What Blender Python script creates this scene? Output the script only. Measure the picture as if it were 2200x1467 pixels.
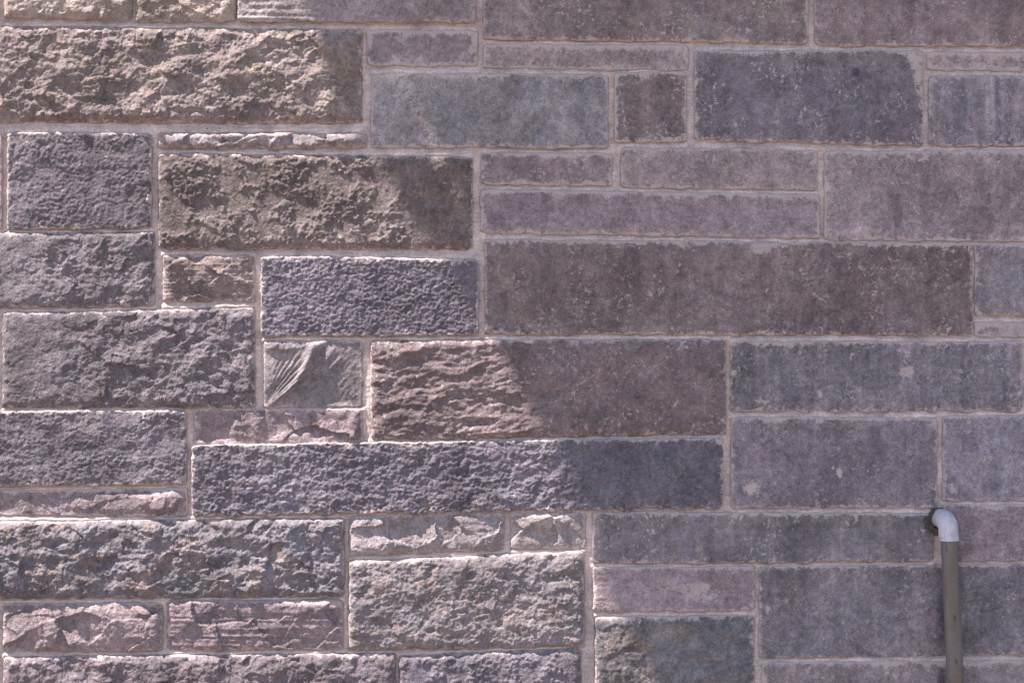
import bpy, math, random
import numpy as np
from mathutils import Vector

# ------------------------------------------------------------------ scene, camera, light
sc = bpy.context.scene
for o in list(bpy.data.objects):
    bpy.data.objects.remove(o)
COL = sc.collection

# the wall face is the plane y = 0; 1000 photograph pixels are one metre on it
Z0 = 0.65                       # height of the lower picture edge above the ground
W, H = 2.2, 1.467
CD = 4.5                        # camera distance
CX, CZ = W / 2, Z0 + H / 2

cam = bpy.data.objects.new('camera', bpy.data.cameras.new('camera'))
COL.objects.link(cam)
cam.location = (CX, -CD, CZ)
cam.rotation_euler = (math.radians(90), 0, 0)
cam.data.sensor_width = 36
cam.data.sensor_fit = 'HORIZONTAL'
cam.data.lens = 36 * CD / W
cam.data.clip_end = 2000
sc.camera = cam

# direction towards the sun: high on the left, grazing the wall
GRAZE = math.radians(10)
ip = Vector((-0.48, 0, 0.877)).normalized()
SUN = (ip * math.cos(GRAZE) + Vector((0, -1, 0)) * math.sin(GRAZE)).normalized()
sun_el = math.asin(SUN.z)
sun_az = math.atan2(SUN.x, SUN.y)            # clockwise from +Y

world = bpy.data.worlds.new('World')
sc.world = world
world.use_nodes = True
wn = world.node_tree
sky = wn.nodes.new('ShaderNodeTexSky')
sky.sky_type = 'NISHITA'
sky.sun_disc = False
sky.sun_elevation = sun_el
sky.sun_rotation = sun_az
sky.air_density = 1.0
sky.dust_density = 0.6
sky.ozone_density = 1.0
bg = wn.nodes['Background']
bg.inputs['Strength'].default_value = 0.10
wn.links.new(sky.outputs['Color'], bg.inputs['Color'])

sl = bpy.data.lights.new('sun', 'SUN')
sl.energy = 5.0
sl.angle = math.radians(0.45)
sl.color = (1.0, 0.91, 0.85)
sun = bpy.data.objects.new('sun', sl)
COL.objects.link(sun)
sun.rotation_euler = SUN.to_track_quat('Z', 'Y').to_euler()
sun.location = (-6, -4, 12)

vs = sc.view_settings
vs.view_transform = 'Standard'
vs.look = 'None'
vs.exposure = 1.45
vs.gamma = 1.0
vs.use_curve_mapping = False


# ------------------------------------------------------------------ numpy noise
def _hash(ix, iy, seed):
    h = (ix.astype(np.int64) * 374761393 + iy.astype(np.int64) * 668265263 + int(seed) * 1442695041) & 0xffffffff
    h = ((h ^ (h >> 13)) * 1274126177) & 0xffffffff
    h = ((h ^ (h >> 16)) * 2246822519) & 0xffffffff
    return (h ^ (h >> 15)) & 0xffffffff


def noise(x, y, seed=0):
    """gradient noise, about -1..1"""
    x = np.asarray(x, float); y = np.asarray(y, float)
    x, y = np.broadcast_arrays(x, y)
    ix = np.floor(x); iy = np.floor(y)
    fx = x - ix; fy = y - iy
    ux = fx * fx * fx * (fx * (fx * 6 - 15) + 10)
    uy = fy * fy * fy * (fy * (fy * 6 - 15) + 10)

    def g(ox, oy):
        a = _hash(ix + ox, iy + oy, seed) * (2 * math.pi / 4294967296.0)
        return np.cos(a) * (fx - ox) + np.sin(a) * (fy - oy)
    a = g(0, 0); b = g(1, 0); c = g(0, 1); d = g(1, 1)
    return 1.5 * ((a + (b - a) * ux) * (1 - uy) + (c + (d - c) * ux) * uy)


def fbm(x, y, octv=4, seed=0, gain=0.5, lac=2.03):
    s = 0.0; a = 1.0; t = 0.0
    for i in range(octv):
        s = s + a * noise(x, y, seed + 17 * i); t += a
        a *= gain; x = np.asarray(x) * lac + 3.7; y = np.asarray(y) * lac - 1.9
    return s / t


def ridged(x, y, octv=3, seed=0, gain=0.55):
    s = 0.0; a = 1.0; t = 0.0
    for i in range(octv):
        s = s + a * (1 - 2 * np.abs(noise(x, y, seed + 31 * i))); t += a
        a *= gain; x = np.asarray(x) * 2.1 + 5.1; y = np.asarray(y) * 2.1 + 2.3
    return s / t


def cells(x, y, seed=0):
    """worley: nearest distance, second distance, cell random, offset x, offset y"""
    ix = np.floor(x); iy = np.floor(y)
    d1 = np.full(np.shape(x), 9.0); d2 = d1.copy(); rnd = d1 * 0; px = d1 * 0; py = d1 * 0
    for ox in (-1, 0, 1):
        for oy in (-1, 0, 1):
            h = _hash(ix + ox, iy + oy, seed); k = _hash(ix + ox, iy + oy, seed + 77)
            cx = ix + ox + h / 4294967296.0; cy = iy + oy + k / 4294967296.0
            d = np.hypot(x - cx, y - cy)
            n = d < d1
            d2 = np.where(n, d1, np.minimum(d2, d))
            rnd = np.where(n, ((h ^ k) & 0xffff) / 65535.0, rnd)
            px = np.where(n, x - cx, px); py = np.where(n, y - cy, py)
            d1 = np.where(n, d, d1)
    return d1, d2, rnd, px, py


def sstep(a, b, x):
    t = np.clip((x - a) / (b - a), 0, 1)
    return t * t * (3 - 2 * t)


# ------------------------------------------------------------------ material helpers
def new_mat(name):
    m = bpy.data.materials.new(name)
    m.use_nodes = True
    nt = m.node_tree
    return m, nt, nt.nodes['Principled BSDF']


class NT:
    """short hand for building node trees"""
    def __init__(s, nt): s.nt = nt

    def n(s, t, **kw):
        nd = s.nt.nodes.new(t)
        for k, v in kw.items(): setattr(nd, k, v)
        return nd

    def link(s, a, b): s.nt.links.new(a, b)

    def val(s, sock, v):
        if isinstance(v, (int, float)): sock.default_value = v
        elif isinstance(v, tuple): sock.default_value = v if len(v) == 4 or sock.type == 'VECTOR' else v + (1,)
        else: s.link(v, sock)

    def math(s, op, a, b=None, c=None, clamp=False):
        nd = s.n('ShaderNodeMath', operation=op, use_clamp=clamp)
        for i, v in enumerate((a, b, c)):
            if v is not None: s.val(nd.inputs[i], v)
        return nd.outputs[0]

    def mix(s, f, a, b, mode='MIX'):
        nd = s.n('ShaderNodeMix', data_type='RGBA', blend_type=mode)
        s.val(nd.inputs[0], f); s.val(nd.inputs[6], a); s.val(nd.inputs[7], b)
        return nd.outputs[2]

    def noise(s, vec, scale, detail=4, rough=0.55, dist=0.0):
        nd = s.n('ShaderNodeTexNoise')
        nd.inputs['Scale'].default_value = scale
        nd.inputs['Detail'].default_value = detail
        nd.inputs['Roughness'].default_value = rough
        nd.inputs['Distortion'].default_value = dist
        s.link(vec, nd.inputs['Vector'])
        return nd.outputs['Fac']

    def rng(s, v, a, b, c=0.0, d=1.0, smooth=True):
        nd = s.n('ShaderNodeMapRange', interpolation_type='SMOOTHSTEP' if smooth else 'LINEAR')
        s.val(nd.inputs['Value'], v)
        for i, q in zip(('From Min', 'From Max', 'To Min', 'To Max'), (a, b, c, d)): s.val(nd.inputs[i], q)
        return nd.outputs['Result']

    def mapping(s, vec, scale=(1, 1, 1), loc=(0, 0, 0), rot=(0, 0, 0)):
        nd = s.n('ShaderNodeMapping')
        nd.inputs['Scale'].default_value = scale
        nd.inputs['Location'].default_value = loc
        nd.inputs['Rotation'].default_value = rot
        s.link(vec, nd.inputs['Vector'])
        return nd.outputs[0]

    def attr(s, name, kind='GEOMETRY'):
        return s.n('ShaderNodeAttribute', attribute_name=name, attribute_type=kind)


MORTAR = (0.56, 0.43, 0.355)


def stone_material():
    m, nt, bs = new_mat('sandstone')
    N = NT(nt)
    co = N.n('ShaderNodeTexCoord').outputs['Object']
    ca = N.attr('tone_a', 'OBJECT').outputs['Color']
    cb = N.attr('tone_b', 'OBJECT').outputs['Color']
    cc = N.attr('tone_c', 'OBJECT').outputs['Color']
    streak = N.attr('streak', 'OBJECT').outputs['Fac']
    speck = N.attr('speck', 'OBJECT').outputs['Fac']
    patch = N.attr('patch', 'OBJECT').outputs['Fac']
    dust = N.attr('dust').outputs['Fac']
    stain = N.attr('stain').outputs['Fac']
    # large clouds between two tones
    big = N.noise(co, 11, 5, 0.62, 0.3)
    col = N.mix(N.rng(big, 0.36, 0.66), ca, cb)
    # blotches of the third tone
    bl = N.noise(N.mapping(co, loc=(4.1, 2, 7.7)), 17, 6, 0.68, 0.2)
    col = N.mix(N.math('MULTIPLY', N.rng(bl, 0.50, 0.64), patch), col, cc)
    # weather streaks running down
    st = N.noise(N.mapping(co, scale=(1, 1, 0.07)), 62, 5, 0.65)
    st2 = N.noise(N.mapping(co, scale=(1, 1, 0.16), loc=(9, 0, 0)), 24, 3, 0.5)
    sv = N.math('MULTIPLY', N.math('SUBTRACT', N.math('ADD', N.math('MULTIPLY', st, 0.75), N.math('MULTIPLY', st2, 0.6)), 0.675), streak)
    col = N.mix(N.math('MULTIPLY', N.math('MAXIMUM', sv, 0.0), 3.6, clamp=True), col, (0.37, 0.31, 0.31))
    col = N.mix(N.math('MULTIPLY', N.math('MAXIMUM', N.math('MULTIPLY', sv, -1.0), 0.0), 2.2, clamp=True), col, (0.065, 0.067, 0.079))
    # broad stains
    bs_ = N.noise(N.mapping(co, scale=(1, 1, .7), loc=(8, 3, 2)), 5.5, 4, .55, .4)
    col = N.mix(1.0, col, N.rng(bs_, .3, .7, .70, 1.30, smooth=False), 'MULTIPLY')
    # grain
    g = N.noise(co, 330, 3, 0.7)
    col = N.mix(1.0, col, N.rng(g, 0.30, 0.70, 0.62, 1.38, smooth=False), 'MULTIPLY')
    g2 = N.noise(co, 85, 4, 0.6)
    col = N.mix(1.0, col, N.rng(g2, 0.3, 0.7, 0.80, 1.20, smooth=False), 'MULTIPLY')
    g3 = N.noise(N.mapping(co, loc=(3, 8, 5)), 22, 9, 0.80, 0.2)
    col = N.mix(1.0, col, N.rng(g3, 0.3, 0.7, 0.58, 1.42, smooth=False), 'MULTIPLY')
    hue = N.n('ShaderNodeTexNoise')
    hue.inputs['Scale'].default_value = 48
    hue.inputs['Detail'].default_value = 7
    N.link(co, hue.inputs['Vector'])
    col = N.mix(0.38, col, N.mix(1.0, col, N.mix(0.5, (0.76, 0.76, 0.76), hue.outputs['Color'], 'ADD'), 'MULTIPLY'))
    # dark stain (damp, soot)
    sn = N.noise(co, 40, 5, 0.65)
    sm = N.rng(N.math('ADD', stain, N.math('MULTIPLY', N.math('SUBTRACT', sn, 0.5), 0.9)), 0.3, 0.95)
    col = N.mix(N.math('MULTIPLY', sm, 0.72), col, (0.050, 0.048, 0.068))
    # pale flecks where old mortar still sticks
    f1 = N.noise(co, 120, 6, 0.75, 0.6)
    f2 = N.noise(N.mapping(co, loc=(2, 5, 1)), 14, 3, 0.5)
    fl = N.math('MULTIPLY', N.rng(f1, 0.558, 0.60), N.rng(f2, 0.45, 0.58))
    col = N.mix(N.math('MULTIPLY', fl, speck), col, (0.53, 0.445, 0.43))
    # hairlines: dark cracks and pale veins
    for sc_, lo, c_, am_, wd in ((7.0, (1, 4, 2), (0.055, 0.048, 0.05), .75, .0035), (9.0, (6, 2, 9), (0.46, 0.43, 0.43), .6, .004)):
        ln = N.noise(N.mapping(co, scale=(1, 1, 1.5), loc=lo), sc_, 5, .6, .5)
        near = N.rng(N.math('ABSOLUTE', N.math('SUBTRACT', ln, 0.5)), 0.0, wd, 1.0, 0.0)
        gate = N.rng(N.noise(N.mapping(co, loc=(lo[2], lo[0], lo[1])), 8, 3, .5), .54, .62)
        col = N.mix(N.math('MULTIPLY', N.math('MULTIPLY', near, gate), am_), col, c_)
    # mortar haze along the arrises and in smears
    d1 = N.noise(co, 60, 6, 0.72, 0.4)
    d2 = N.noise(co, 230, 3, 0.6)
    dm = N.math('ADD', dust, N.math('ADD', N.math('MULTIPLY', N.math('SUBTRACT', d1, 0.5), 2.6),
                                     N.math('MULTIPLY', N.math('SUBTRACT', d2, 0.5), 0.9)))
    dm = N.math('MULTIPLY', N.rng(dm, 0.38, 0.82), 0.92)
    dc = N.mix(N.rng(big, 0.3, 0.7), (0.56, 0.455, 0.43), (0.47, 0.39, 0.375))
    dc = N.mix(1.0, dc, N.rng(g, 0.28, 0.74, 0.86, 1.14, smooth=False), 'MULTIPLY')
    col = N.mix(dm, col, dc)
    N.link(col, bs.inputs['Base Color'])
    bs.inputs['Roughness'].default_value = 0.9
    bs.inputs['Specular IOR Level'].default_value = 0.25
    bump = N.n('ShaderNodeBump')
    bump.inputs['Strength'].default_value = 0.7
    bump.inputs['Distance'].default_value = 0.0038
    bh = N.math('ADD', N.noise(co, 190, 4, 0.68), N.math('MULTIPLY', N.noise(co, 420, 2, 0.6), 0.5))
    pit = N.rng(N.noise(N.mapping(co, loc=(7, 1, 3)), 150, 3, .55), .30, .40)
    bh = N.math('ADD', bh, N.math('MULTIPLY', pit, .7))
    N.link(bh, bump.inputs['Height'])
    N.link(bump.outputs[0], bs.inputs['Normal'])
    return m


def mortar_material():
    m, nt, bs = new_mat('lime_mortar')
    N = NT(nt)
    co = N.n('ShaderNodeTexCoord').outputs['Object']
    a = N.noise(co, 9, 5, 0.6)
    col = N.mix(N.rng(a, 0.35, 0.68), (0.64, 0.515, 0.475), (0.53, 0.43, 0.40))
    g = N.noise(co, 260, 5, 0.75)
    col = N.mix(1.0, col, N.rng(g, 0.32, 0.68, 0.66, 1.30, smooth=False), 'MULTIPLY')
    # trowel drags along the bed
    tr = N.noise(N.mapping(co, scale=(0.08, 1, 1)), 210, 4, 0.6)
    col = N.mix(1.0, col, N.rng(tr, 0.3, 0.7, 0.86, 1.1, smooth=False), 'MULTIPLY')
    dr = N.noise(N.mapping(co, loc=(5, 5, 5)), 16, 7, .72)
    col = N.mix(1.0, col, N.rng(dr, .32, .68, .62, 1.28, smooth=False), 'MULTIPLY')
    # small dark pits and grit
    v = N.n('ShaderNodeTexVoronoi')
    v.inputs['Scale'].default_value = 42
    N.link(co, v.inputs['Vector'])
    pit = N.math('MULTIPLY', N.math('LESS_THAN', v.outputs['Distance'], 0.085), N.rng(N.noise(co, 6, 2), 0.5, 0.6))
    col = N.mix(N.math('MULTIPLY', pit, 0.75), col, (0.07, 0.06, 0.05))
    # damp dark plug round the pipe
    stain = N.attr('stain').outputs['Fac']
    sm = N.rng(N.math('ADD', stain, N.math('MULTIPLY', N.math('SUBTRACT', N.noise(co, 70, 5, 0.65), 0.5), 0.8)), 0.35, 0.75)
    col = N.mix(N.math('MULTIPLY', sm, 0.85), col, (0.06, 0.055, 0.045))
    N.link(col, bs.inputs['Base Color'])
    bs.inputs['Roughness'].default_value = 0.95
    bs.inputs['Specular IOR Level'].default_value = 0.2
    bump = N.n('ShaderNodeBump')
    bump.inputs['Strength'].default_value = 0.55
    bump.inputs['Distance'].default_value = 0.0018
    N.link(N.math('ADD', N.math('MULTIPLY', tr, 0.8), N.noise(co, 260, 3, 0.65)), bump.inputs['Height'])
    N.link(bump.outputs[0], bs.inputs['Normal'])
    return m


def plain_material(name, c1, c2, scale, rough=0.9, detail=5, bump=0.0, bscale=60):
    m, nt, bs = new_mat(name)
    N = NT(nt)
    co = N.n('ShaderNodeTexCoord').outputs['Object']
    N.link(N.mix(N.rng(N.noise(co, scale, detail, 0.6), 0.32, 0.68), c1, c2), bs.inputs['Base Color'])
    bs.inputs['Roughness'].default_value = rough
    if bump:
        b = N.n('ShaderNodeBump')
        b.inputs['Distance'].default_value = bump
        N.link(N.noise(co, bscale, 4, 0.6), b.inputs['Height'])
        N.link(b.outputs[0], bs.inputs['Normal'])
    return m


M_STONE = stone_material()
M_MORTAR = mortar_material()


def mesh_obj(name, verts, faces, mat, parent=None, smooth=True, attrs=None):
    me = bpy.data.meshes.new(name)
    verts = np.asarray(verts, np.float32)
    faces = np.asarray(faces, np.int32)
    k = faces.shape[1]
    me.vertices.add(len(verts)); me.vertices.foreach_set('co', verts.ravel())
    me.loops.add(faces.size); me.loops.foreach_set('vertex_index', faces.ravel())
    me.polygons.add(len(faces))
    me.polygons.foreach_set('loop_start', np.arange(0, faces.size, k, dtype=np.int32))
    me.polygons.foreach_set('loop_total', np.full(len(faces), k, np.int32))
    me.polygons.foreach_set('use_smooth', np.full(len(faces), smooth, bool))
    for an, av in (attrs or {}).items():
        a = me.attributes.new(an, 'FLOAT', 'POINT')
        a.data.foreach_set('value', np.asarray(av, np.float32).ravel())
    me.update(calc_edges=True)
    me.materials.append(mat)
    o = bpy.data.objects.new(name, me)
    COL.objects.link(o)
    if parent: o.parent = parent
    return o


def X(px): return px / 1000.0
def Z(py): return Z0 + (1467 - py) / 1000.0


# ------------------------------------------------------------------ ground
gm = plain_material('red_earth', (0.205, 0.150, 0.116), (0.170, 0.126, 0.098), 3.0, 0.95, 6, 0.01, 40)
g = mesh_obj('ground', [(-600, -600, 0), (600, -600, 0), (600, 600, 0), (-600, 600, 0)], [(0, 1, 2, 3)], gm, smooth=False)
g['kind'] = 'structure'

# ------------------------------------------------------------------ the stones of the wall
# tones: linear base colours of the dry stone (first, second, blotch)
T = {
    'tan':   ((0.248, 0.192, 0.183), (0.213, 0.166, 0.164), (0.273, 0.217, 0.172)),
    'buff':  ((0.340, 0.270, 0.238), (0.296, 0.235, 0.215), (0.356, 0.287, 0.217)),
    'brown': ((0.217, 0.161, 0.160), (0.193, 0.148, 0.153), (0.211, 0.173, 0.156)),
    'olive': ((0.264, 0.202, 0.200), (0.222, 0.178, 0.181), (0.253, 0.204, 0.178)),
    'mauve': ((0.284, 0.218, 0.225), (0.250, 0.195, 0.205), (0.300, 0.242, 0.245)),
    'pink':  ((0.347, 0.264, 0.268), (0.316, 0.242, 0.251), (0.373, 0.299, 0.297)),
    'pale':  ((0.310, 0.259, 0.257), (0.268, 0.221, 0.228), (0.336, 0.290, 0.281)),
    'slate': ((0.168, 0.143, 0.162), (0.145, 0.124, 0.145), (0.193, 0.156, 0.171)),
    'grey':  ((0.231, 0.194, 0.209), (0.203, 0.172, 0.190), (0.243, 0.195, 0.195)),
    'green': ((0.267, 0.224, 0.223), (0.242, 0.213, 0.223), (0.287, 0.224, 0.210)),
    'ash':   ((0.265, 0.223, 0.251), (0.243, 0.204, 0.232), (0.273, 0.221, 0.230)),
    'rust':  ((0.191, 0.167, 0.176), (0.161, 0.148, 0.160), (0.284, 0.202, 0.159)),
}

# name of the texture, corners as (xl, xr, yt_left, yt_right, yb_left, yb_right) in photograph pixels
S = []


def st(xl, xr, ytl, ytr, ybl, ybr, kind, tone, prot=6, **kw):
    d = dict(xl=xl - 1, xr=xr + 1, ytl=ytl - 1, ytr=ytr - 1, ybl=ybl + 1, ybr=ybr + 1, kind=kind, tone=tone, prot=prot, res=2.0 if xl + 0.25 * xr < 1150 + .3 * ytl else 2.8)
    d.update(kw)
    S.append(d)


# top course
st(9, 285, -96, -96, 40, 46, 'rough', 'buff', 14, amp=9, seed=1)
st(292, 507, -96, -96, 49, 46, 'rough', 'buff', 13, amp=8, seed=2)
st(513, 1021, -96, -96, 47, 48, 'layered', 'pale', 11, amp=4, seed=3, speck=.3)
st(1040, 1735, -118, -118, 85, 93, 'smooth', 'olive', 7, amp=3.4, seed=4, dust=1.1, speck=.9, patch=1)
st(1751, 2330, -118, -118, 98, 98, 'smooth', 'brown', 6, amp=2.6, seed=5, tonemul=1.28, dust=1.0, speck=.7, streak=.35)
# second course
st(-116, 777, 56, 66, 262, 266, 'rough', 'tan', 15, amp=11, bw=14, seed=6, patch=.6)
st(789, 1025, 66, 66, 141, 142, 'smooth', 'mauve', 3, amp=1.6, seed=7, dust=2.0, speck=.4)
st(1040, 1478, 94, 98, 146, 151, 'smooth', 'pink', 2, amp=1.5, seed=8, dust=1.7, speck=.3)
st(1493, 1981, 112, 111, 300, 313, 'fine', 'grey', 7, amp=1.8, seed=9, dust=.9, speck=1, streak=.3,
   scal=3.2, blobs=[(1966, 128, 20, 26, 1.1), (1972, 165, 14, 30, 1.0), (1856, 176, 10, 9, .55), (1862, 290, 8, 10, .5)],
   stains=[(1838, 157, 13, 13, 1.3)])
st(1991, 2330, 113, 113, 149, 155, 'smooth', 'pink', 2, amp=1.5, seed=10, dust=1.7)
st(1996, 2330, 164, 166, 313, 314, 'fine', 'ash', 6, amp=1.6, seed=11, dust=.8, streak=1.5, speck=.8)
st(798, 1305, 161, 161, 317, 318, 'fine', 'green', 5, amp=1.5, seed=12, tonemul=1.2, dust=1.2, patch=.35, speck=.35, cracks=1)
st(1321, 1474, 158, 156, 307, 305, 'smooth', 'brown', 5, amp=2.4, seed=13, dust=1.5, speck=1.6)
# third course
st(-300, 4, 290, 289, 492, 492, 'smooth', 'pink', 5, amp=3, seed=14)
st(18, 325, 287, 287, 492, 491, 'gritlump', 'slate', 8, amp=4.5, seed=15, dust=.8)
st(340, 787, 286, 287, 320, 319, 'chip', 'pale', 12, amp=10, bw=5, seed=16, cs=52, dust=.9)
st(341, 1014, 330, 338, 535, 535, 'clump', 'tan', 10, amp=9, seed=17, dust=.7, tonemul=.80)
st(1033, 1314, 329, 330, 396, 398, 'smooth', 'mauve', 3, amp=2.0, seed=18, dust=1.5, speck=.8)
st(1335, 1755, 317, 325, 403, 407, 'smooth', 'pink', 4, amp=1.2, seed=19, dust=1.0, speck=.8)
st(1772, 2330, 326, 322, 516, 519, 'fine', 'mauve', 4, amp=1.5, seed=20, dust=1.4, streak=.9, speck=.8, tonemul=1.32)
st(1033, 1760, 408, 418, 499, 513, 'bedded', 'mauve', 4, amp=3.2, seed=21, dust=1.5, speck=.3)
# fourth course
st(-124, 332, 500, 499, 666, 655, 'rough', 'grey', 10, amp=8.5, seed=22, fade=(0, 160), tonemul=.92)
st(351, 547, 548, 548, 648, 648, 'chip', 'tan', 7, amp=11, seed=23, cs=80, dust=.9, layer=1)
st(562, 1027, 551, 558, 721, 719, 'grit', 'slate', 9, amp=2.9, seed=24, dust=.8)
st(1043, 2088, 516, 523, 716, 721, 'smooth', 'brown', 5, amp=2.6, seed=25, dust=1.0, speck=.8, streak=.3, patch=.8,
   blobs=[(1632, 530, 26, 17, 1.5), (1660, 526, 46, 8, 1.0), (2045, 540, 26, 12, .45), (1880, 578, 14, 10, .4)])
st(2095, 2330, 525, 525, 678, 678, 'smooth', 'green', 5, amp=2.4, seed=26, dust=1.1, speck=.6, streak=.3)
st(2094, 2330, 692, 692, 723, 727, 'smooth', 'mauve', 1, amp=1.6, seed=27, dust=2.1)
# fifth course
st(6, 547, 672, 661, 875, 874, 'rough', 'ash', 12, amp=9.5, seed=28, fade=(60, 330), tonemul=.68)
st(-260, -8, 690, 690, 876, 876, 'smooth', 'pink', 4, amp=3, seed=29)
st(567, 779, 731, 730, 875, 875, 'shell', 'green', 8, amp=12, seed=30, dust=.8, tonemul=.98)
st(797, 1559, 731, 729, 944, 932, 'wavy', 'brown', 11, amp=13.5, seed=31, dust=.8, speck=.8, cracks=1,
   blobs=[(1375, 790, 20, 14, .6), (1238, 797, 8, 7, .6), (1450, 866, 10, 9, .5)], tonemul=.97)
st(1570, 2195, 734, 734, 881, 882, 'fine', 'grey', 5, amp=1.7, seed=32, dust=1.0, streak=.8, speck=.8, scal=3.4,
   blobs=[(1945, 800, 20, 17, 1.0), (1946, 765, 8, 22, .8), (1760, 846, 7, 14, .9), (1640, 862, 24, 6, .8), (1772, 776, 5, 9, .6)])
st(2206, 2330, 734, 734, 881, 882, 'smooth', 'mauve', 4, amp=2, seed=33)
st(-110, 400, 884, 881, 1044, 1039, 'gritlump', 'slate', 9, amp=5.5, seed=34, dust=.8, tonemul=1.06)
st(417, 778, 878, 878, 953, 951, 'chip', 'mauve', -1, amp=8, tonemul=.95, seed=35, cs=110, dust=1.2, bumps=[(535, 925, 34, 40, 13), (640, 950, 50, 22, 13), (735, 948, 50, 24, 14), (765, 915, 16, 36, 13)])
st(414, 1551, 956, 940, 1107, 1088, 'grit', 'slate', 11, amp=2.8, seed=36, dust=.7, scal=4.2, lump=3.0,
   blobs=[(1545, 948, 20, 9, 1.0), (1552, 1060, 8, 26, .7)])
st(1571, 2012, 896, 897, 1090, 1090, 'fine', 'grey', 5, amp=1.4, seed=37, dust=1.1, speck=.6, streak=.2, tonemul=1.08,
   blobs=[(1612, 1047, 21, 17, 1.15), (1803, 1015, 7, 12, 1.0), (1789, 1002, 4, 9, .8), (1757, 905, 14, 8, .9), (1735, 1078, 12, 6, .6)])
st(2026, 2330, 893, 893, 1074, 1075, 'fine', 'ash', 4, amp=1.4, seed=38, dust=1.0, speck=.6, tonemul=1.06,
   blobs=[(2044, 1050, 14, 14, .8), (2130, 982, 5, 8, .8)])
# sixth course
st(-140, 402, 1056, 1047, 1108, 1107, 'chip', 'mauve', 0, amp=6, tonemul=.9, seed=39, cs=90, dust=1.4, bumps=[(265, 1080, 128, 27, 13), (350, 1078, 46, 28, 12)])
st(-132, 739, 1122, 1112, 1286, 1281, 'rough', 'rust', 16, amp=12, seed=40, patch=.5, fade=None)
st(750, 1082, 1107, 1099, 1194, 1181, 'chip', 'pale', 7, amp=9, seed=41, cs=82, dust=.9)
st(1098, 1258, 1100, 1099, 1179, 1178, 'chip', 'pale', 4, amp=6, seed=42, cs=90, dust=1.1, bumps=[(1170, 1112, 44, 30, 14)])
st(1274, 2004, 1099, 1104, 1209, 1204, 'smooth', 'grey', 6, amp=1.9, seed=43, dust=.9, speck=1.0, streak=.3, scal=2.0, patch=1,
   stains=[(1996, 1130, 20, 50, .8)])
st(2028, 2330, 1084, 1083, 1201, 1203, 'smooth', 'pink', 4, amp=2.0, seed=44, dust=1.0, speck=.4, pits=1, tonemul=.9)
# seventh course
st(7, 349, 1294, 1293, 1398, 1398, 'chip', 'mauve', 11, amp=14, seed=45, cs=105, dust=.9)
st(-300, -8, 1300, 1300, 1470, 1470, 'smooth', 'grey', 5, amp=3, seed=46)
st(359, 737, 1288, 1287, 1396, 1395, 'chip', 'mauve', 9, amp=11, seed=47, cs=110, dust=1.0, layer=1)
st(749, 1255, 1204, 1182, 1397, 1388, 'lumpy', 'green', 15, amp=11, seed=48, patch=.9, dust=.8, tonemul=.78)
st(1275, 1620, 1217, 1217, 1313, 1309, 'bedded', 'pink', 5, amp=2.6, seed=49, dust=1.0, blobs=[(1500, 1272, 55, 26, .95), (1460, 1262, 22, 22, .6)])
st(1632, 2330, 1216, 1211, 1412, 1403, 'fine', 'grey', 4, amp=1.8, seed=50, dust=.8, streak=.4, speck=.6, patch=.8,
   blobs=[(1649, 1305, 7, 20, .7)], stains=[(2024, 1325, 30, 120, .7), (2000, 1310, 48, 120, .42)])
# bottom course
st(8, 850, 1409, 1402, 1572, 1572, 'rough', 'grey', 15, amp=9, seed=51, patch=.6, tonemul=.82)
st(857, 1248, 1407, 1391, 1572, 1572, 'clump', 'slate', 13, amp=8, seed=52)
st(1278, 1620, 1323, 1321, 1572, 1572, 'lumpy', 'rust', 8, amp=9, seed=53, patch=.5, dust=1.0, tonemul=.95)
st(1637, 2330, 1422, 1418, 1572, 1572, 'smooth', 'mauve', 4, amp=2.8, seed=54, dust=1.3, speck=.8, patch=1,
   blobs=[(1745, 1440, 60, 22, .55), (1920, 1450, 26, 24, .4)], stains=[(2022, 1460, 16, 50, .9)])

N_VISIBLE = len(S)


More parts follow.
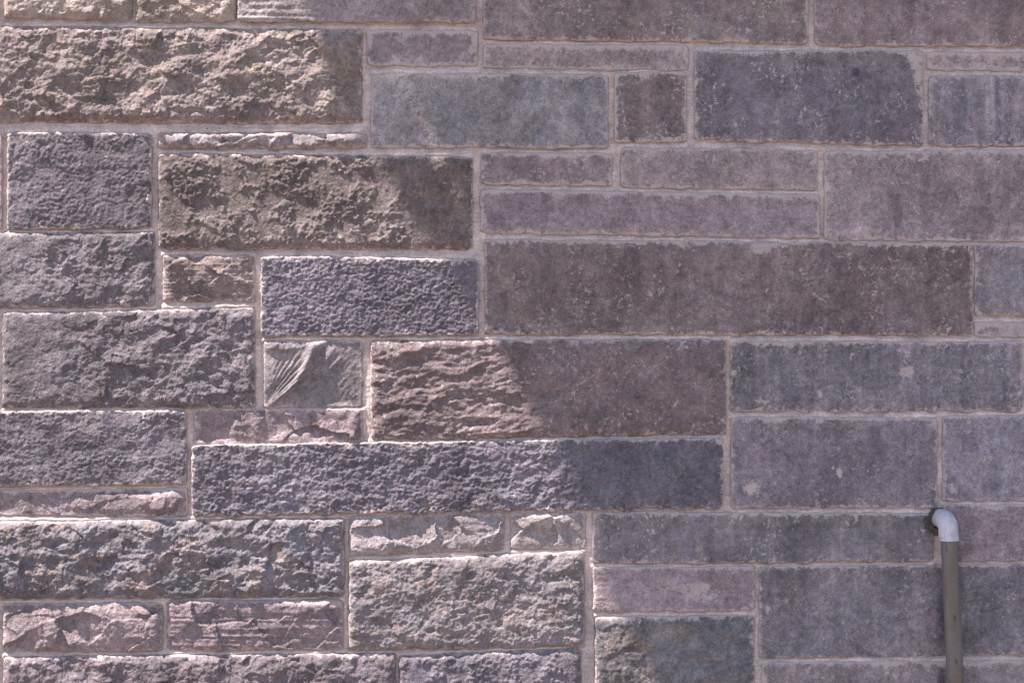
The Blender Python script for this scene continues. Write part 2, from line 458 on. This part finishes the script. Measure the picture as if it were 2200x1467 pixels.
# further stones around the picture: the same coursing goes on (coarser meshes)
def fill_margin():
    rng = random.Random(11)
    c = 10                                  # raster cell, mm
    x0, x1, y0, y1 = -1000, 3200, -600, 2117      # the wall in pixel = mm units; 2117 is the ground
    nx, ny = (x1 - x0) // c, (y1 - y0) // c
    occ = np.zeros((ny, nx), bool)
    for s in S:
        a = int((min(s['xl'], s['xl']) - x0 - 8) // c); b = int((s['xr'] - x0 + 8) // c) + 1
        t = int((min(s['ytl'], s['ytr']) - y0 - 7) // c); e = int((max(s['ybl'], s['ybr']) - y0 + 7) // c) + 1
        occ[max(t, 0):e, max(a, 0):b] = True
    # joints inside the frame stay mortar
    occ[int((-100 - y0) // c):int((1572 - y0) // c), int((0 - x0) // c):int((2200 - x0) // c)] = True
    tones = ['tan', 'brown', 'mauve', 'pink', 'slate', 'grey', 'green', 'ash', 'pale', 'olive']
    out = []
    for r in range(ny):
        q = 0
        while q < nx:
            if occ[r, q]:
                q += 1; continue
            hh = rng.choice([6, 8, 10, 16, 18, 20, 21, 21])
            hmax = 0
            while r + hmax < ny and not occ[r + hmax, q] and hmax < 27: hmax += 1
            hh = hmax if hmax - hh < 6 else hh
            hh = min(hh, hmax)
            ww = rng.choice([20, 30, 36, 44, 52, 70]) if hh > 12 else rng.choice([18, 26, 36, 44])
            wmax = 0
            while q + wmax < nx and not occ[r:r + hh, q + wmax].any() and wmax < 90: wmax += 1
            ww = wmax if wmax - ww < 12 else ww
            occ[r:r + hh, q:q + ww] = True
            if hh < 3 or ww < 4:
                q += ww; continue
            L, R = x0 + q * c + 7, x0 + (q + ww) * c - 7
            Tp, B = y0 + r * c + 8, y0 + (r + hh) * c - 8
            small = hh <= 10
            left = L < 700
            kind = rng.choice(['chip', 'layered', 'bedded']) if small else rng.choice(['rough', 'rough', 'clump', 'grit', 'gritlump'] if left else ['smooth', 'fine', 'smooth', 'rough'])
            tone = rng.choice(['pink', 'pale', 'mauve']) if small else rng.choice(tones)
            out.append(dict(xl=L, xr=R, ytl=Tp, ytr=Tp, ybl=B, ybr=B, kind=kind, tone=tone, prot=rng.uniform(4, 14 if left else 7),
                            amp={'smooth': 2.2, 'fine': 1.6, 'grit': 2.8, 'gritlump': 5, 'layered': 4, 'bedded': 3}.get(kind, 8),
                            seed=100 + len(out), res=8.0, dust=1.0, speck=.8, streak=.3 if not left else 0, patch=.5, cs=90))
            q += ww
    return out


# ---- relief of a stone face: x, z in millimetres (photograph pixels), returns millimetres
def relief(s, x, y):
    k, A, sd = s['kind'], s['amp'], s['seed'] * 131
    wx = x + 3 * fbm(x / 30, y / 30, 2, sd + 3); wy = y + 3 * fbm(x / 30, y / 30, 2, sd + 4)
    micro = fbm(x / 6.5, y / 6.5, 2, sd + 9, .7)
    if k == 'rough':
        fr = fbm(wx / 92, wy / 74, 6, sd, 0.60)
        patchy = 0.45 + 0.75 * sstep(-.22, .28, fbm(x / 70, y / 55, 3, sd + 2))
        h = 1.35 * fr + patchy * (0.34 * facets(wx, wy, 44, 34, sd + 60) + 0.15 * facets(wx, wy, 19, 15, sd + 61) + 0.09 * facets(x, y, 8, 6.5, sd + 62)) + 0.05 * micro
        if s.get('fade'):
            a, b = s['fade']
            f = sstep(a, b, x + 60 * fbm(x / 90, y / 90, 2, sd + 20))
            h = h * (0.40 + 0.60 * f)
        return A * h
    if k == 'clump':
        msk = sstep(-0.14, 0.20, fbm(wx / 66, wy / 60, 4, sd + 2, .6))
        return A * (0.55 * fbm(wx / 95, wy / 80, 5, sd, .58) + msk * (0.38 + 0.26 * facets(x, y, 15, 12, sd + 61) + 0.2 * facets(x, y, 7.5, 6.5, sd + 62) + .25 * fbm(x / 22, y / 19, 3, sd + 7, .6)) + 0.09 * micro)
    if k == 'lumpy':
        big = fbm(wx / 110, wy / 90, 2, sd)
        mid = fbm(wx / 38, wy / 28, 4, sd + 1, .58)
        return A * (0.6 * big + 0.42 * mid + 0.10 * micro + .18 * facets(wx, wy, 30, 24, sd + 61) + .08 * facets(x, y, 8, 7, sd + 62) - 0.35 * sstep(0.25, 0.6, fbm(wx / 45, wy / 30, 2, sd + 8)))
    if k in ('grit', 'gritlump'):
        a = fbm((x + 0.3 * y) / 9.5, (y - 0.2 * x) / 7, 2, sd, 0.7) * (.7 + .6 * sstep(-.3, .3, fbm(x / 45, y / 40, 3, sd + 14))) + .16 * facets(x, y, 9, 7, sd + 62)
        lum = fbm(wx / 90, wy / 70, 3, sd + 2)
        if k == 'grit':
            return A * (0.95 * a + 0.35 * micro) + s.get('lump', 1.6) * (1.3 * lum + 1.6 * fbm(x / 30, y / 24, 3, sd + 17))
        return 2.1 * (a + 0.45 * micro) * (0.6 + 0.5 * sstep(-.2, .3, lum)) + A * 1.05 * lum + A * .35 * ridged(wx / 45, wy / 38, 2, sd + 6)
    if k == 'fine':
        return A * (0.8 * fbm(x / 140, y / 110, 5, sd, .5) + 0.75 * fbm(x / 9, y / 8, 2, sd + 1, 0.7) - .8 * sstep(.3, .5, fbm(x / 14, y / 12, 2, sd + 4)))
    if k == 'smooth':
        h = 0.75 * fbm(wx / 95, wy / 60, 6, sd, .58) + 0.35 * fbm(wx / 22, wy / 15, 4, sd + 1, .6) + 0.22 * micro + .22 * sstep(.05, .4, fbm(x / 60, y / 40, 3, sd + 15)) * facets(x, y, 24, 13, sd + 16)
        if s.get('pits'):
            d1, _, r, _, _ = cells(x / 26, y / 19, sd + 6)
            h = h - 1.6 * (r > .6) * sstep(.16, .06, d1)
        return A * h
    if k == 'bedded':
        b = fbm(x / 150, y / 11 + 0.8 * fbm(x / 70, y / 60, 2, sd + 2), 3, sd, .55)
        return A * (0.75 * b + 0.5 * fbm(wx / 60, wy / 36, 3, sd + 1) + 0.2 * micro)
    if k == 'layered':
        b = fbm(x / 500, y / 8 + 0.3 * fbm(x / 120, y / 80, 2, sd + 2), 2, sd, .5)
        f = sstep(690, 560, x)
        return A * (0.55 * b + 0.15 * micro + f * (0.8 * fbm(wx / 40, wy / 30, 3, sd + 3) + .3 * ridged(wx / 22, wy / 20, 2, sd + 4)) + 0.3 * fbm(x / 120, y / 60, 2, sd + 8))
    if k == 'wavy':
        f = sstep(1240, 1060, x + 50 * fbm(x / 120, y / 80, 2, sd + 5))
        w = fbm((wx - 0.12 * y) / 120, (wy + 0.10 * x + 14 * fbm(x / 80, y / 60, 2, sd + 6)) / 34, 3, sd, .5)
        g2 = fbm(x / 13, y / 11, 3, sd + 1, .6)
        return A * (f * (0.75 * w + 0.25 * ridged(wx / 60, wy / 30, 2, sd + 9)) + (1 - f) * 0.42 * fbm(x / 90, y / 55, 5, sd + 3, .58)) + (1.0 + 1.2 * f) * g2
    if k == 'chip':
        cs = s.get('cs', 90)
        qx, qy = x + 9 * fbm(x / 45, y / 45, 4, sd + 3), y + 9 * fbm(x / 45, y / 45, 4, sd + 4)
        d1, d2, r, px, py = cells(qx / cs, qy / (cs * .72), sd)
        ang = r * 41.0
        tilt = px * np.cos(ang) + py * np.sin(ang)
        e1, e2, r2, qx2, qy2 = cells(qx / (cs * .42), qy / (cs * .36), sd + 50)
        t2 = qx2 * np.cos(r2 * 57) + qy2 * np.sin(r2 * 57)
        h = 1.05 * tilt + 0.55 * (r - .5) + 0.30 * t2 + 0.12 * (r2 - .5) + 0.34 * fbm(x / 60, y / 45, 6, sd + 8, .6) + .05 * facets(x, y, 9, 7, sd + 9)
        if s.get('layer'):
            h = h + 0.22 * fbm(x / 400, y / 7.5, 2, sd + 21)
        h = A * h
        for (bx, by, rx, ry, bh) in s.get('bumps', ()):
            q = np.hypot((qx - bx) / rx, (qy - by) / ry)
            h = h + .62 * bh * sstep(1.25, 0.45, q + .3 * fbm(x / 24, y / 20, 3, sd + 40))
        return h
    if k == 'shell':
        # a conchoidal break: flutes fan out from the lower left along a raised rib
        dx, dy = x - 560.0, 885.0 - y
        ang = np.arctan2(dy, dx + 1e-3); rad = np.hypot(dx, dy)
        ridge_a = 0.66 + 0.24 * sstep(60, 210, rad)
        aa = ang - ridge_a
        h = 11.5 * np.exp(-(aa / 0.06) ** 2) * sstep(30, 90, rad)
        h += np.where(aa > 0, -2.0 - 15 * aa + 20 * np.maximum(aa - 0.35, 0), -2.0 + 11 * aa)
        fl = np.sin(ang * 74 + 2.2 * fbm(x / 40, y / 40, 2, sd) + rad / 45)
        h += (2.4 * fl) * sstep(0.6, 0.05, np.abs(aa - 0.1)) * sstep(200, 70, rad)
        h += 4.6 * np.exp(-((aa + 0.2) / 0.05) ** 2) * sstep(120, 160, rad) * sstep(230, 190, rad)
        h += 3.4 * np.exp(-((aa + 0.31) / 0.035) ** 2) * sstep(120, 160, rad) * sstep(225, 190, rad)
        # broken steps at the upper left and lower right
        h += 6 * sstep(6, -4, y - 752 + 0.05 * (x - 567) + 10 * fbm(x / 30, y / 30, 3, sd + 1)) * sstep(660, 610, x)
        h += 8 * sstep(-6, 10, (640 - x) * 0.8 + (785 - y) + 12 * fbm(x / 35, y / 35, 2, sd + 2)) * 0.3
        h += 0.9 * fbm((x + y) / 10, (y - x) / 30, 2, sd + 7) + .4 * fbm(x / 9, y / 9, 2, sd + 6)
        return h
    return x * 0


def facets(x, y, sx, sy, seed):
    """broken planes: cells with their own tilt and step"""
    _, _, r, px, py = cells(x / sx, y / sy, seed)
    a = r * 61.0
    return 1.2 * (px * np.cos(a) + py * np.sin(a)) + 0.75 * (r * 7.13 % 1.0 - .5)


class Stone:
    """outline of one stone in pixel = mm units, y downwards"""
    def __init__(s, d):
        s.d = d
        r = random.Random(d['seed'] * 7 + 1)
        s.rc = [r.uniform(2, 7) for _ in range(4)]
        s.sd = d['seed'] * 977
        s.sc = d.get('scal', 1.4)

    def top(s, x):
        d = s.d; t = (x - d['xl']) / (d['xr'] - d['xl'])
        y = d['ytl'] + (d['ytr'] - d['ytl']) * t
        y = y + 3.0 * fbm(x / 70, x * 0 + 1.5, 3, s.sd) + 1.9 * fbm(x / 12, x * 0 + 2.5, 2, s.sd + 1)
        return y + s.rc[0] * np.exp(-np.maximum(x - d['xl'], 0) / 5) + s.rc[1] * np.exp(-np.maximum(d['xr'] - x, 0) / 5)

    def bot(s, x):
        d = s.d; t = (x - d['xl']) / (d['xr'] - d['xl'])
        y = d['ybl'] + (d['ybr'] - d['ybl']) * t
        sc = np.abs(noise(x / 38, x * 0 + 7.3, s.sd + 5)) * 2 - .6
        y = y + 3.2 * fbm(x / 80, x * 0 + 4.5, 3, s.sd + 2) + 1.4 * fbm(x / 13, x * 0 + 5.5, 2, s.sd + 3) + s.sc * 1.6 * sc
        return y - s.rc[2] * np.exp(-np.maximum(x - d['xl'], 0) / 5) - s.rc[3] * np.exp(-np.maximum(d['xr'] - x, 0) / 5)

    def lef(s, y):
        return s.d['xl'] + 2.6 * fbm(y * 0 + 1.1, y / 50, 3, s.sd + 6) + 1.9 * fbm(y * 0 + 3.1, y / 11, 2, s.sd + 7)

    def rig(s, y):
        return s.d['xr'] + 2.6 * fbm(y * 0 + 2.1, y / 50, 3, s.sd + 8) + 1.9 * fbm(y * 0 + 4.1, y / 11, 2, s.sd + 9)


def build_stone(d, parent):
    q = Stone(d)
    res = d['res']
    w = d['xr'] - d['xl']; h = (d['ybl'] + d['ybr'] - d['ytl'] - d['ytr']) / 2
    nu = max(4, int(w / res)); nv = max(4, int(h / res))

    def grid(n, ln):                       # a little finer towards the arrises
        t = np.linspace(0, 1, n + 1)
        return t
    u, v = np.meshgrid(grid(nu, w), grid(nv, h))
    x0 = d['xl'] + u * w
    yt = d['ytl'] + (d['ytr'] - d['ytl']) * u; yb = d['ybl'] + (d['ybr'] - d['ybl']) * u
    y0 = yt + v * (yb - yt)
    # edge offsets, blended in within about 25 mm of each edge
    ku = np.exp(-(u * w) / 14); kU = np.exp(-((1 - u) * w) / 14)
    kv = np.exp(-(v * h) / 12); kV = np.exp(-((1 - v) * h) / 12)
    x = x0 + (q.lef(y0) - d['xl']) * ku + (q.rig(y0) - d['xr']) * kU
    y = y0 + (q.top(x0) - yt) * kv + (q.bot(x0) - yb) * kV
    dl = u * w; dr = (1 - u) * w; dt = v * h; db = (1 - v) * h
    p = 3.0
    de = (np.maximum(dl, .01) ** -p + np.maximum(dr, .01) ** -p + np.maximum(dt, .01) ** -p + np.maximum(db, .01) ** -p) ** (-1 / p)
    rough = d['kind'] in ('rough', 'clump', 'lumpy', 'chip', 'wavy', 'shell')
    rl = relief(d, x, y)
    em = sstep(-2, 16 if rough else 7, de)
    jag = np.maximum(1 + 0.9 * fbm(x / 20, y / 20, 3, q.sd + 30), .3)
    if rough:
        E = min(max(d['prot'] * .22, .8), 3.5)
        bw = d.get('bw', 8.0) * jag
        front = E + (d['prot'] - E) * (1 - np.exp(-(de / bw) ** 1.2)) + rl * (0.2 + 0.8 * em) - (E + 1.5) * np.exp(-(de / 1.3) ** 2)
    else:
        chip = sstep(.12, .5, fbm(x / 34, y / 34, 3, q.sd + 30)) * np.exp(-(de / 7.0) ** 1.5) * 3.0
        front = d['prot'] + rl * (0.35 + 0.65 * em) - chip - 2.0 * np.exp(-(de / 1.2) ** 2)
    front = np.maximum(front, -9)
    # dust: pale lime haze near the edges, plus smears
    dm_ = d.get('dust', .6)
    reach = 3.2 + 7.0 * dm_ * np.maximum(0, .75 + 1.5 * fbm(x / 70, y / 45, 3, q.sd + 31))
    dust = (.58 + .26 * dm_) * np.exp(-de / reach)
    dust = dust + dm_ * 0.30 * np.exp(-dt / (6 + 7 * np.maximum(0, .5 + fbm(x / 50, y / 50, 2, q.sd + 32))))
    for (bx, by, rx, ry, am) in d.get('blobs', ()):
        r = np.hypot((x - bx) / rx, (y - by) / ry)
        dust = np.maximum(dust, am * .95 * sstep(1.55, .1, r + .5 * fbm(x / 16, y / 16, 4, q.sd + 33, .6)))
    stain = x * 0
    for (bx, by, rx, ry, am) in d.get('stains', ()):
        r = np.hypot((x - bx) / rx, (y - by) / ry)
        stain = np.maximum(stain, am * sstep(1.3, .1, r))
    if d.get('cracks'):
        rr = random.Random(d['seed'])
        for c_ in range(4):
            cx = rr.uniform(.1, .9) * w + d['xl']; sl_ = rr.uniform(-.7, .7)
            if d['kind'] == 'fine':
                cx = d['xl'] + 60 - 30 * c_; sl_ = -1.1
                if c_ > 1: break
            line = np.abs(x - cx - sl_ * (y - d['ytl'] - h / 2) - 12 * fbm(y / 40, y * 0 + c_, 3, q.sd + 40))
            ln = sstep(.75 * h, .3 * h, np.abs(y - d['ytl'] - h * rr.uniform(.3, .7)) * 2)
            front = front - 1.6 * sstep(2.6, .6, line) * ln
            dust = np.maximum(dust, .5 * sstep(2.4, .5, line) * ln)
    P = np.stack([x / 1000.0, -front / 1000.0, Z0 + (1467 - y) / 1000.0], -1)
    n_r, n_c = P.shape[:2]
    idx = np.arange(n_r * n_c).reshape(n_r, n_c)
    f = np.stack([idx[1:, :-1], idx[1:, 1:], idx[:-1, 1:], idx[:-1, :-1]], -1).reshape(-1, 4)
    loop = np.concatenate([idx[0, :-1], idx[:-1, -1], idx[-1, :0:-1], idx[:0:-1, 0]])
    V = P.reshape(-1, 3)
    back = V[loop].copy(); back[:, 1] = 0.06
    base = len(V)
    m = len(loop)
    bi = base + np.arange(m)
    side = np.stack([loop, np.roll(loop, -1), np.roll(bi, -1), bi], -1)
    dv = dust.ravel(); sv = stain.ravel()
    V = np.concatenate([V, back])
    o = mesh_obj('stone', V, np.concatenate([f, side]), M_STONE, parent,
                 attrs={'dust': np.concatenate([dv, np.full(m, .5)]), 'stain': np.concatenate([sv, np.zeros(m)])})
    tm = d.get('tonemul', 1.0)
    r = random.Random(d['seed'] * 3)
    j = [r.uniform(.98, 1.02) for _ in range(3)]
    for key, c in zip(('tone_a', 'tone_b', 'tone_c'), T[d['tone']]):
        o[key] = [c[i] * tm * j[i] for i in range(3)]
    o['streak'] = float(max(d.get('streak', 0), .5 if d['xl'] > 1250 and not rough else 0)); o['speck'] = float(d.get('speck', .25)); o['patch'] = float(d.get('patch', .4))
    return o


wall = bpy.data.objects.new('stone_wall', None)
COL.objects.link(wall)
wall['label'] = 'coursed wall of rough purple-grey and brown sandstone blocks with pale mortar joints'
wall['category'] = 'wall'

extra = fill_margin()
for d in S + extra:
    build_stone(d, wall)


# ------------------------------------------------------------------ mortar: struck joints between the stones
def build_mortar(all_s, x0, x1, y0, y1, step, reach, skip=None):
    xs = np.arange(x0, x1 + step / 2, step); ys = np.arange(y0, y1 + step / 2, step)
    gx, gy = np.meshgrid(xs, ys)
    ins = np.full(gx.shape, -60.0)
    low = np.full(gx.shape, 60.0); upp = np.full(gx.shape, 60.0)
    flush = np.full(gx.shape, 3.0)
    for d in all_s:
        if d['xr'] < x0 - 50 or d['xl'] > x1 + 50 or d['ybl'] < y0 - 50 or d['ytl'] > y1 + 50: continue
        q = Stone(d)
        a = np.searchsorted(xs, d['xl'] - 30); b = np.searchsorted(xs, d['xr'] + 30)
        t = np.searchsorted(ys, min(d['ytl'], d['ytr']) - 62); e = np.searchsorted(ys, max(d['ybl'], d['ybr']) + 62)
        if b <= a or e <= t: continue
        sx, sy = xs[a:b], ys[t:e]
        tp = q.top(sx)[None, :]; bt = q.bot(sx)[None, :]
        lf = q.lef(sy)[:, None]; rg = q.rig(sy)[:, None]
        XX, YY = gx[t:e, a:b], gy[t:e, a:b]
        dd = np.minimum(np.minimum(XX - lf, rg - XX), np.minimum(YY - tp, bt - YY))
        ins[t:e, a:b] = np.maximum(ins[t:e, a:b], dd)
        within = (XX > d['xl'] - 4) & (XX < d['xr'] + 4)
        dn = np.where(within & (YY <= tp + 2), np.maximum(tp - YY, 0), 60)
        better = dn < low[t:e, a:b]
        low[t:e, a:b] = np.where(better, dn, low[t:e, a:b])
        flush[t:e, a:b] = np.where(better, min(max(d['prot'] - 1.6, .6), 2.8), flush[t:e, a:b])
        up = np.where(within & (YY >= bt - 2), np.maximum(YY - bt, 0), 60)
        upp[t:e, a:b] = np.minimum(upp[t:e, a:b], up)
    lw = np.minimum(low, 40); uw = np.minimum(upp, 40)
    hz = sstep(38, 24, low + upp)                     # in a bed joint
    tt = lw / (lw + uw + .01)
    bed = flush - 7.0 * sstep(.30, .92, tt)
    head = -3.5
    yv = bed * hz + head * (1 - hz)
    for _ in range(int(round(5 / step))):
        yv[1:-1, 1:-1] = (yv[1:-1, 1:-1] * 2 + yv[:-2, 1:-1] + yv[2:, 1:-1] + yv[1:-1, :-2] + yv[1:-1, 2:]) / 6
    yv = yv + 2.0 * fbm(gx / 45, gy / 25, 4, 5) + 1.0 * fbm(gx / 30, gy / 5, 2, 6) + .9 * fbm(gx / 9, gy / 8, 3, 7, .65)
    yv = np.where(ins > 0, yv - 4.0 * np.maximum(ins - 1.0 - 2.2 * np.maximum(fbm(gx / 30, gy / 30, 2, 12), -.4), 0), yv)
    yv = np.maximum(yv, -40)
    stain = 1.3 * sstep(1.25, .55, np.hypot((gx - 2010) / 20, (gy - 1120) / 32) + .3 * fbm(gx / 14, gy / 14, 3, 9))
    keep_v = ins < reach
    kc = keep_v[:-1, :-1] | keep_v[1:, :-1] | keep_v[:-1, 1:] | keep_v[1:, 1:]
    if skip:
        a, b, t, e = skip
        mx = (gx[:-1, :-1] + step / 2); my = (gy[:-1, :-1] + step / 2)
        kc &= ~((mx > a) & (mx < b) & (my > t) & (my < e))
    idx = np.arange(gx.size).reshape(gx.shape)
    f = np.stack([idx[1:, :-1][kc], idx[1:, 1:][kc], idx[:-1, 1:][kc], idx[:-1, :-1][kc]], -1)
    used = np.unique(f)
    remap = np.zeros(gx.size, np.int64); remap[used] = np.arange(len(used))
    P = np.stack([gx / 1000.0, -yv / 1000.0, Z0 + (1467 - gy) / 1000.0], -1).reshape(-1, 3)[used]
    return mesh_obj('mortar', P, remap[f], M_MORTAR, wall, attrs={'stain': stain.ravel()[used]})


build_mortar(S + extra, -60, 2260, -60, 1527, 2.5, 8)
build_mortar(S + extra, -1000, 3200, -600, 2115, 8, 16, skip=(-56, 2256, -56, 1523))

# solid masonry core behind the facing
bx0, bx1, bz1 = -1.0, 3.2, Z0 + (1467 + 600) / 1000.0
cv = [(x, y, z) for x in (bx0, bx1) for y in (0.041, 0.42) for z in (0.002, bz1)]
mesh_obj('wall_core', cv, [(0, 1, 3, 2), (4, 6, 7, 5), (0, 4, 5, 1), (2, 3, 7, 6), (1, 5, 7, 3), (0, 2, 6, 4)], M_MORTAR, wall, smooth=False)


# ------------------------------------------------------------------ the drain pipe
def at(px, py, out):
    """point that stands `out` metres in front of the wall and is seen at pixel (px, py)"""
    k = (CD - out) / CD
    return Vector((CX + (X(px) - CX) * k, -out, CZ + (Z(py) - CZ) * k))


def tube(path, radii, n=40):
    vs_, fs = [], []
    up = Vector((0, 0.3, 1)).normalized()
    prev = None
    for i, p in enumerate(path):
        a = path[max(i - 1, 0)]; b = path[min(i + 1, len(path) - 1)]
        t = (b - a).normalized()
        if prev is None:
            nrm = t.orthogonal().normalized()
        else:
            nrm = (prev - t * prev.dot(t)).normalized()
        prev = nrm
        bn = t.cross(nrm)
        for k in range(n):
            an = 2 * math.pi * k / n
            vs_.append(p + (nrm * math.cos(an) + bn * math.sin(an)) * radii[i])
    for i in range(len(path) - 1):
        for k in range(n):
            k2 = (k + 1) % n
            fs.append((i * n + k, i * n + k2, (i + 1) * n + k2, (i + 1) * n + k))
    return vs_, fs


def pipe_material():
    m, nt, bs = new_mat('weathered_grey_pvc')
    N = NT(nt)
    co = N.n('ShaderNodeTexCoord').outputs['Object']
    a = N.noise(N.mapping(co, scale=(1, 1, .12)), 40, 4, .6)
    col = N.mix(N.rng(a, .35, .7), (0.150, 0.130, 0.142), (0.180, 0.145, 0.132))
    b = N.noise(N.mapping(co, scale=(1, 1, .25), loc=(1.3, 0, 4)), 26, 5, .65)
    col = N.mix(N.math('MULTIPLY', N.rng(b, .44, .58), .8), col, (0.155, 0.11, 0.07))
    c = N.noise(N.mapping(co, scale=(1, 1, .35), loc=(5, 2, 0)), 75, 4, .6)
    col = N.mix(N.math('MULTIPLY', N.rng(c, .62, .68), .8), col, (0.03, 0.028, 0.026))
    N.link(col, bs.inputs['Base Color'])
    bs.inputs['Roughness'].default_value = .55
    return m


def elbow_material():
    m, nt, bs = new_mat('white_pvc')
    N = NT(nt)
    co = N.n('ShaderNodeTexCoord').outputs['Object']
    a = N.noise(co, 30, 5, .65)
    col = N.mix(N.rng(a, .46, .64), (0.60, 0.545, 0.60), (0.47, 0.42, 0.43))
    b = N.noise(N.mapping(co, scale=(1, 1, .45), loc=(2.2, 0, .6)), 62, 4, .6)
    col = N.mix(N.math('MULTIPLY', N.rng(b, .66, .74), .8), col, (0.06, 0.055, 0.055))
    s = N.noise(co, 300, 3, .7)
    col = N.mix(N.math('MULTIPLY', N.rng(s, .55, .66), .5), col, (0.34, 0.24, 0.19))
    N.link(col, bs.inputs['Base Color'])
    bs.inputs['Roughness'].default_value = .5
    return m


drain = bpy.data.objects.new('drain_pipe', None)
COL.objects.link(drain)
drain['label'] = 'grey plastic drain pipe with a white elbow coming out of the stone wall'
drain['category'] = 'pipe'
OUT = 0.041
e_top = at(2037.6, 1146, OUT); e_bot = at(2038.2, 1161.3, OUT); p_in = at(2024.6, 1114.5, 0.016)
inlet = Vector((p_in.x, 0.05, p_in.z))
path = [inlet, Vector((p_in.x, 0.005, p_in.z))]
for i in range(1, 16):
    t = i / 16
    c0 = Vector((p_in.x, 0.0, p_in.z)); c1 = Vector((p_in.x + .004, -0.038, p_in.z + .001)); c2 = e_top + Vector((0, 0, .022)); c3 = e_top
    path.append(c0 * (1 - t) ** 3 + c1 * (3 * t * (1 - t) ** 2) + c2 * (3 * t * t * (1 - t)) + c3 * t ** 3)
path += [e_top, e_bot + Vector((0, 0, .0065)), e_bot + Vector((0, 0, .0055)), e_bot + Vector((0, 0, .001)), e_bot]
rad = [.0210] * (len(path) - 3) + [.0218, .0218, .0211]
# rolled rim and the inside of the socket
path += [e_bot + Vector((0, 0, .0002)), e_bot + Vector((0, 0, .02))]
rad += [.0183, .0183]
v_, f_ = tube(path, rad)
mesh_obj('elbow', [tuple(p) for p in v_], f_, elbow_material(), drain)
p0 = at(2038.9, 1150, OUT); p1 = at(2052.6, 1467, OUT)
dirp = (p1 - p0).normalized()
p2 = p0 + dirp * ((p0.z - 0.001) / -dirp.z)
pp = [p0 + (p2 - p0) * (i / 40) for i in range(41)]
v_, f_ = tube(pp, [.0177] * 41)
mesh_obj('downpipe', [tuple(p) for p in v_], f_, pipe_material(), drain)
# dark sealant squeezed out round the inlet
sv_, sf_ = [], []
rs = random.Random(4)
n = 36
for ring, (rr_, yy_) in enumerate(((.019, -0.009), (.0235, -0.0105), (.0285, -0.007), (.033, 0.014))):
    for k in range(n):
        an = 2 * math.pi * k / n
        w_ = 1 + .16 * float(noise(math.cos(an) * 2.1 + 3, math.sin(an) * 2.1 + ring * .2, 3))
        ex = 1 + .34 * max(0, -math.cos(an)) - .14 * max(0, math.cos(an))
        sv_.append((p_in.x + math.cos(an) * rr_ * w_ * ex, yy_ + .002 * float(noise(k * .7, ring * 3.1, 8)), p_in.z - .004 + math.sin(an) * rr_ * w_ * (1.05 if math.sin(an) < 0 else .8)))
for ring in range(3):
    for k in range(n):
        k2 = (k + 1) % n
        sf_.append((ring * n + k, ring * n + k2, (ring + 1) * n + k2, (ring + 1) * n + k))
mesh_obj('sealant', sv_, sf_, plain_material('old_sealant', (0.045, 0.042, 0.034), (0.10, 0.085, 0.06), 60, .8, 5, .004, 150), drain)


# ------------------------------------------------------------------ the tree whose crown shades the right of the wall (out of the picture)
def build_tree():
    rng = np.random.default_rng(5)
    acr = Vector((ip.z, 0, -ip.x)).normalized()          # across the sun direction, in the wall plane, to the upper right
    edge = Vector((X(980), 0, Z(700)))                  # a point on the shadow edge
    R = 1.7
    C = edge + acr * (R - .0) + SUN * 4.0
    tree = bpy.data.objects.new('tree', None)
    COL.objects.link(tree)
    tree.location = (C.x - 2.2, C.y - 1.0, 0)
    tree['label'] = 'leafy tree standing left of the view, its crown shading the wall'
    tree['category'] = 'tree'
    base = Vector(tree.location)
    bark = plain_material('bark', (0.12, 0.09, 0.065), (0.07, 0.055, 0.04), 9, .95, 6, .02, 30)
    trunk_p = [Vector((0, 0, -.05)), Vector((.03, 0, .5)), Vector((.25, .1, 1.6)), Vector((.8, .3, 3)), Vector((1.5, .6, 4.3)), Vector((2.0, .9, C.z - 1.0)), Vector((2.2, 1.0, C.z + .7))]
    v1, f1 = tube(trunk_p, [.3, .22, .18, .16, .13, .1, .03], 14)
    v1 = [tuple(p) for p in v1]
    mesh_obj('trunk', v1, f1, bark, tree)
    cl = C - base
    for i in range(9):
        a = i * 2.4; e = rng.uniform(.1, .7)
        s0 = Vector((1.95 + .02 * i, .88 + .01 * i, C.z - 1.1 + .16 * i))
        dv = Vector((math.cos(a) * math.cos(e), math.sin(a) * math.cos(e), math.sin(e)))
        L = rng.uniform(.8, 1.2)
        pts = [s0, s0 + dv * L * .5 + Vector((0, 0, .06)), s0 + dv * L]
        v1, f1 = tube(pts, [.055, .035, .012], 8)
        mesh_obj('limb', [tuple(p) for p in v1], f1, bark, tree)
    # leaves in clumps through an uneven crown
    nl = 60000
    dirs = rng.normal(size=(nl, 3)); dirs /= np.linalg.norm(dirs, axis=1)[:, None]
    lump = 1 + .012 * np.sin(dirs[:, 0] * 7 + 1) + .012 * np.sin(dirs[:, 2] * 11 + dirs[:, 1] * 5) + .02 * np.sin(dirs[:, 1] * 19 + dirs[:, 0] * 9)
    pos = dirs * (R * .97 * lump * rng.uniform(.02, 1, nl) ** (1 / 2.7))[:, None]
    ax = rng.normal(size=(nl, 3)); ax /= np.linalg.norm(ax, axis=1)[:, None]
    b = rng.normal(size=(nl, 3)); b -= ax * (ax * b).sum(1)[:, None]; b /= np.linalg.norm(b, axis=1)[:, None]
    nn = np.cross(ax, b)
    L = rng.uniform(.035, .07, nl)[:, None]; Wd = L * .55
    q = np.stack([pos - ax * L, pos + b * Wd + nn * L * .12, pos + ax * L, pos - b * Wd + nn * L * .12], 1) + np.array(cl)
    leaf = plain_material('leaf', (0.055, 0.10, 0.025), (0.09, 0.13, 0.035), 2.0, .6)
    o = mesh_obj('crown', q.reshape(-1, 3), np.arange(nl * 4).reshape(-1, 4), leaf, tree, smooth=False)
    o['kind'] = 'stuff'


build_tree()
